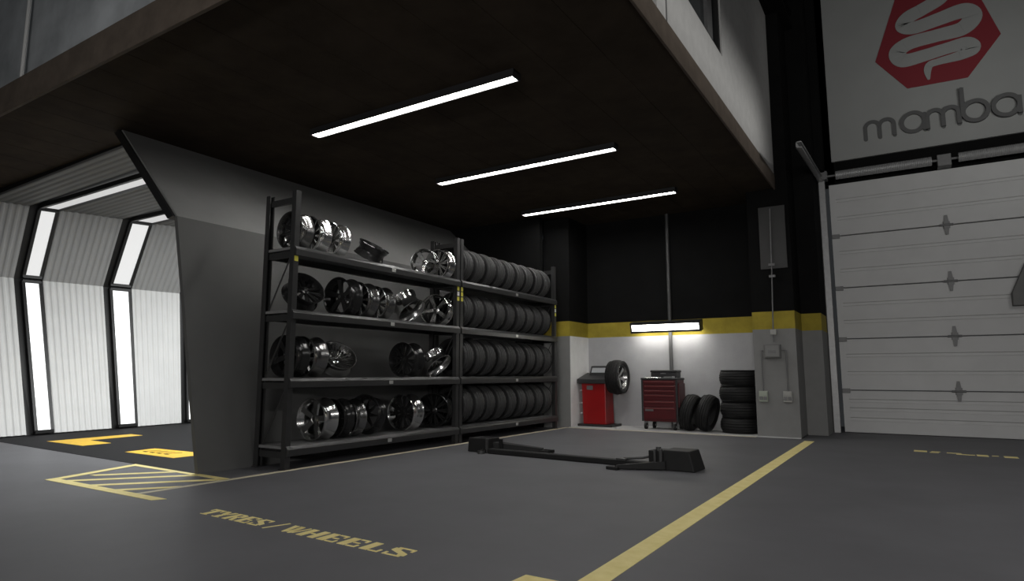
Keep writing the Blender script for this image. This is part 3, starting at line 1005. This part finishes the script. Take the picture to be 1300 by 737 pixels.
for px, py, row, pose, style, bm_, fm_, R, W, lb in RIMS:
    p = on_x(px, py, -6.12)
    t = make_rim(lb, R, W, style, bm_, fm_, G1)
    rx = Matrix.Rotation
    base = rx(PI / 2, 4, 'X')                       # face towards -Y
    spin = rx(random.uniform(0, 6), 4, 'Z')
    rad = math.radians
    rotm = {'up': base, 'up2': rx(rad(18), 4, 'Z') @ base, 'face': rx(rad(14), 4, 'Z') @ base, 'lean2': rx(rad(12), 4, 'Z') @ rx(rad(-14), 4, 'X') @ base,
            'lean': towards(.71, -.10, .50), 'tilt': towards(.49, .10, .85), 'lie': towards(-.71, -.04, .70), 'dish': towards(.71, -.18, .65)}[pose]
    t.rotation_euler = (rotm @ spin).to_euler()
    t.location = (-6.14, min(max(p.y, 4.90), 7.58 if pose == 'up2' else 7.66), LV[row] + R)
    rest(t, LV[row] + 0.005)

# ------------------------------------------------------------------ wheel balancer
ZA = 0.012
t = thing('wheel_balancer', 'red wheel balancing machine with black top and mounted tyre', 'machine', (-5.40, 11.70, ZA))
MB().box(-0.38, 0.36, -0.04, 0.46, 0, 0.045).build('base_plate', M['black_plastic'], t, bevel=0.008)
MB().hexa([(-0.27, 0, 0.045), (0.22, 0, 0.045), (0.22, 0.42, 0.045), (-0.27, 0.42, 0.045), (-0.30, 0.0, 0.86), (0.22, 0.0, 0.86), (0.19, 0.42, 0.86), (-0.30, 0.42, 0.86)]).build('cabinet', M['red'], t, bevel=0.012)
MB().hexa([(-0.38, -0.05, 0.84), (0.26, -0.05, 0.84), (0.24, 0.44, 0.84), (-0.38, 0.44, 0.84), (-0.38, -0.05, 0.93), (0.26, -0.05, 0.93), (0.24, 0.44, 1.06), (-0.38, 0.44, 1.06)]).build('weight_tray', M['black_plastic'], t, bevel=0.012)
c = MB().hexa([(-0.24, 0.24, 1.0), (0.22, 0.24, 1.0), (0.22, 0.42, 1.05), (-0.24, 0.42, 1.05), (-0.22, 0.30, 1.19), (0.20, 0.30, 1.19), (0.20, 0.40, 1.20), (-0.22, 0.40, 1.20)]).build('control_panel', M['black_plastic'], t, bevel=0.01)
MB().hexa([(-0.19, 0.242, 1.06), (0.17, 0.242, 1.06), (0.17, 0.252, 1.06), (-0.19, 0.252, 1.06), (-0.18, 0.276, 1.155), (0.16, 0.276, 1.155), (0.16, 0.286, 1.155), (-0.18, 0.286, 1.155)]).build('display', M['screen'], c)
MB().box(-0.18, -0.05, -0.012, 0.006, 0.72, 0.80).build('badge_plate', M['galv_dark'], t)
MB().tube((0.15, 0.17, 0.97), (0.27, 0.17, 0.97), 0.03).build('spindle', M['galv'], t, smooth=True)
for z in (0.25, 0.45, 0.70):
    MB().tube((-0.29, 0.05, z), (-0.35, 0.05, z), 0.022).build('cone_peg', M['galv'], t, smooth=True)
RTX = (Matrix.Translation((0.41, 0.17, 0.97)) @ Matrix.Rotation(math.radians(-2), 4, 'Z') @ Matrix.Rotation(PI / 2, 4, 'Y'))
# the wheel clamped on the spindle (a thing of its own)
wx = bpy.data.objects.new('mounted_wheel', None)
COL.objects.link(wx)
tag(wx, 'black tyre on a grey alloy wheel clamped to the red balancer', 'wheel')
wx.matrix_world = Matrix.Translation((-5.40, 11.70, ZA)) @ RTX
a, b = tyre_meshes(0.34, 0.27, 0.235)
a.build('tyre', M['rubber'], wx, smooth=True)
b.build('tread', M['tread_dark'], wx, smooth=True)
rm = make_rim('x', 0.235, 0.22, 'five', 'alloy_grey', 'alloy', None)
for ch in list(rm.children):
    ch.parent = wx
bpy.data.objects.remove(rm)

# ------------------------------------------------------------------ tool trolley
tx, ty = -4.07, 11.66
t = thing('tool_trolley', 'red rolling tool trolley with drawers under the work light', 'trolley', (tx, ty, ZA))
bw, bd, z0, z1 = 0.345, 0.42, 0.15, 0.96
MB().box(-bw, bw, 0.012, bd, z0, z1 - 0.03).build('cabinet', M['red_dark'], t, bevel=0.012)
MB().box(-bw - 0.012, bw + 0.012, -0.012, bd + 0.012, z1 - 0.04, z1).build('top_tray', M['black_plastic'], t, bevel=0.01)
MB().box(bw, bw + 0.03, 0.03, bd - 0.03, 0.42, 0.86).build('side_panel', M['red_dark'], t, bevel=0.01)
for dx in (-bw - 0.006, bw - 0.03):
    MB().box(dx, dx + 0.036, -0.006, 0.03, z0, z1 - 0.04).build('corner_post', M['black_plastic'], t, bevel=0.006)
zz = z1 - 0.055
for hgt in (0.085, 0.085, 0.085, 0.12, 0.12, 0.22):
    d = MB().box(-bw + 0.035, bw - 0.035, -0.008, 0.014, zz - hgt + 0.012, zz).build('drawer', M['red_dark'], t, bevel=0.005)
    MB().box(-bw + 0.06, bw - 0.06, -0.028, -0.006, zz - 0.032, zz - 0.012).build('drawer_pull', M['pull'], d, bevel=0.004)
    zz -= hgt
MB().box(-0.28, -0.12, -0.014, -0.006, 0.34, 0.40).build('badge_plate', M['galv_dark'], t)
for dx, dy in ((-0.29, 0.05), (0.27, 0.05), (-0.24, 0.37), (0.29, 0.37)):
    mb = MB().tube((dx - 0.02, dy, 0.062), (dx + 0.02, dy, 0.062), 0.062, n=22)
    c = mb.build('caster', M['rubber'], t, smooth=True)
    MB().box(dx - 0.03, dx + 0.03, dy - 0.028, dy + 0.028, 0.118, 0.15).build('caster_fork', M['galv_dark'], c)
    MB().tube((dx - 0.025, dy, 0.062), (dx + 0.025, dy, 0.062), 0.02).build('axle', M['galv'], c, smooth=True)
t = thing('tool_case', 'black lidded tool case on top of the red trolley', 'case', (tx + 0.05, ty + 0.2, ZA + z1))
MB().box(-0.24, 0.26, -0.1, 0.16, 0, 0.10).build('body', M['black_plastic'], t, bevel=0.012)
MB().box(-0.25, 0.27, -0.11, 0.17, 0.10, 0.145).build('lid', M['black_plastic'], t, bevel=0.012)
MB().box(-0.04, 0.06, -0.135, -0.11, 0.07, 0.09).build('handle', M['galv_dark'], t, bevel=0.004)
t = thing('spanner', 'bright steel spanner lying on the front of the trolley top', 'spanner', (tx - 0.14, ty + 0.045, ZA + z1), (0, 0, math.radians(9)))
MB().hexa([(-0.11, -0.01, 0), (0.11, -0.01, 0), (0.11, 0.01, 0), (-0.11, 0.01, 0), (-0.11, -0.007, 0.012), (0.11, -0.007, 0.012), (0.11, 0.007, 0.012), (-0.11, 0.007, 0.012)]).build('shaft', M['alloy'], t)
MB().lathe([(0.012, 0), (0.026, 0), (0.026, 0.014), (0.012, 0.014)], 20, closed=True, X=Matrix.Translation((-0.125, 0, 0))).build('ring_end', M['alloy'], t)
MB().prism([(0.105, -0.012, 0), (0.135, -0.026, 0), (0.16, -0.02, 0), (0.14, -0.008, 0), (0.14, 0.008, 0), (0.16, 0.02, 0), (0.135, 0.026, 0), (0.105, 0.012, 0)], (0, 0, 0.014)).build('open_end', M['alloy'], t)
t = thing('ratchet', 'dark ratchet wrench lying beside the spanner on the trolley top', 'wrench', (tx + 0.20, ty + 0.04, ZA + z1), (0, 0, math.radians(-6)))
MB().tube((-0.12, 0, 0.012), (0.06, 0, 0.012), 0.011, 0.008).build('handle', M['galv_dark'], t, smooth=True)
MB().tube((0.075, 0, 0.0), (0.075, 0, 0.028), 0.022, n=18).build('head', M['galv'], t, smooth=True)

# ------------------------------------------------------------------ low lift on the floor
t = thing('low_rise_lift', 'black low car lift lying on the floor in front of the alcove', 'lift', (-3.7, 7.1, 0), (0, 0, math.radians(-3)))
MB().box(-1.15, 1.35, -0.06, 0.05, 0.0, 0.065).build('cross_beam', M['lift'], t, bevel=0.012)


def carriage(x0, x1, y0, y1, h, flare):
    mb = MB()
    mb.hexa([(x0, y0, 0), (x1 + flare, y0, 0), (x1 + flare, y1, 0), (x0, y1, 0), (x0, y0 + .02, h), (x1, y0 + .02, h), (x1, y1 - .02, h), (x0, y1 - .02, h)])
    return mb.build('carriage', M['lift'], t, bevel=0.012)


c = carriage(1.30, 1.60, -0.10, 0.26, 0.215, 0.06)
MB().box(1.27, 1.30, -0.12, -0.08, 0.0, 0.225).build('guide_post', M['lift_edge'], c, bevel=0.004)
MB().box(1.20, 1.225, -0.11, -0.06, 0.0, 0.22).build('guide_post', M['lift_edge'], c, bevel=0.004)
MB().box(1.12, 1.30, -0.06, 0.20, 0.06, 0.20).build('lock_block', M['lift'], c, bevel=0.01)
MB().tube((1.21, 0.02, 0.2), (1.21, 0.02, 0.235), 0.03).build('cap', M['lift_edge'], c, smooth=True)
c = carriage(-1.52, -1.20, -0.02, 0.3, 0.185, 0.02)
MB().box(-1.20, -1.17, -0.04, 0.0, 0.0, 0.19).build('guide_post', M['lift_edge'], c, bevel=0.004)
MB().box(-1.08, -1.04, 0.10, 0.14, 0.0, 0.18).build('guide_post', M['lift'], c, bevel=0.004)
MB().tube((-1.22, -0.10, 0.0), (-1.22, -0.10, 0.04), 0.05, n=20).build('foot_pad', M['lift_edge'], c, smooth=True)
MB().box(-1.25, -1.19, -0.10, -0.02, 0.02, 0.05).build('foot_arm', M['lift'], c)
a = MB().hexa([(1.34, -0.12, 0.01), (1.34, 0.0, 0.01), (0.86, -0.30, 0.01), (0.86, -0.38, 0.01), (1.34, -0.12, 0.10), (1.34, 0.0, 0.10), (0.86, -0.30, 0.05), (0.86, -0.38, 0.05)]).build('swing_arm', M['lift'], t, bevel=0.006)
MB().box(0.76, 0.90, -0.40, -0.30, 0.0, 0.035).build('arm_pad', M['lift'], a, bevel=0.006)
a = MB().path([(1.22, 0.05, 0.15), (1.02, 0.02, 0.10), (0.80, -0.02, 0.08)], 0.014).build('release_rod', M['lift_edge'], t, smooth=True)
MB().box(0.72, 0.84, -0.07, 0.06, 0.06, 0.085).build('rod_plate', M['lift_edge'], a, bevel=0.004)
a = MB().hexa([(-1.20, 0.12, 0.01), (-1.20, 0.28, 0.01), (-0.62, 0.50, 0.01), (-0.58, 0.40, 0.01), (-1.20, 0.12, 0.13), (-1.20, 0.28, 0.13), (-0.62, 0.50, 0.06), (-0.58, 0.40, 0.06)]).build('swing_arm', M['lift'], t, bevel=0.006)
MB().box(-0.62, -0.48, 0.50, 0.55, 0.0, 0.04).build('arm_fork', M['lift'], a, bevel=0.004)
MB().box(-0.60, -0.46, 0.36, 0.41, 0.0, 0.04).build('arm_fork', M['lift'], a, bevel=0.004)

# ------------------------------------------------------------------ unseen fill lights added for hall, sign and tunnel
def area(name, loc, rot, sx, sy, power, col=(1, 1, 1), spread=180):
    d = bpy.data.lights.new(name, 'AREA')
    d.shape = 'RECTANGLE'
    d.size, d.size_y = sx, sy
    d.energy = power
    d.color = col
    d.spread = math.radians(spread)
    o = bpy.data.objects.new(name, d)
    COL.objects.link(o)
    o.location = loc
    o.rotation_euler = rot
    return o


area('hall_fill', (2.5, 6.5, 4.82), (0, math.radians(90), 0), 0.25, 8.0, 11.5, (1, 0.99, 0.97), 28)  # unseen beam added to brighten the foot of the white upper wall
area('hall_fill', (-6.0, -1.5, 5.9), (0, 0, 0), 9.0, 0.3, 50, (1, 0.98, 0.96))  # unseen light added in front of the mezzanine to lift fascia and railing
area('hall_fill', (4.0, 3.0, 4.9), (0, 0, 0), 0.3, 8.0, 245, (1, 0.98, 0.96))  # unseen downlight added to brighten the door and nearby floor
area('hall_fill', (1.0, -7.5, 2.3), (math.radians(89), 0, math.radians(14)), 4.0, 0.6, 125, (1, 0.98, 0.96), 90)  # low frontal fill added behind the camera
area('sign_fill', (3.0, 8.5, 4.5), (math.radians(108), 0, math.radians(24)), 1.2, 0.3, 12, (1, 1, 0.97), 90)  # unseen light added to brighten the sign board
area('tunnel_fill', (-8.9, 8.4, 3.95), (0, math.radians(8), 0), 0.15, 8.0, 580, (0.98, 1, 1))  # hidden fill added to brighten the lower tunnel wall

w = bpy.data.worlds.new('world')
S.world = w
w.use_nodes = True
w.node_tree.nodes['Background'].inputs['Color'].default_value = (0.9, 0.95, 1, 1)
w.node_tree.nodes['Background'].inputs['Strength'].default_value = 0.022
S.cycles.max_bounces = 8
S.cycles.diffuse_bounces = 4
S.cycles.sample_clamp_indirect = 4.0
S.cycles.use_denoising = True
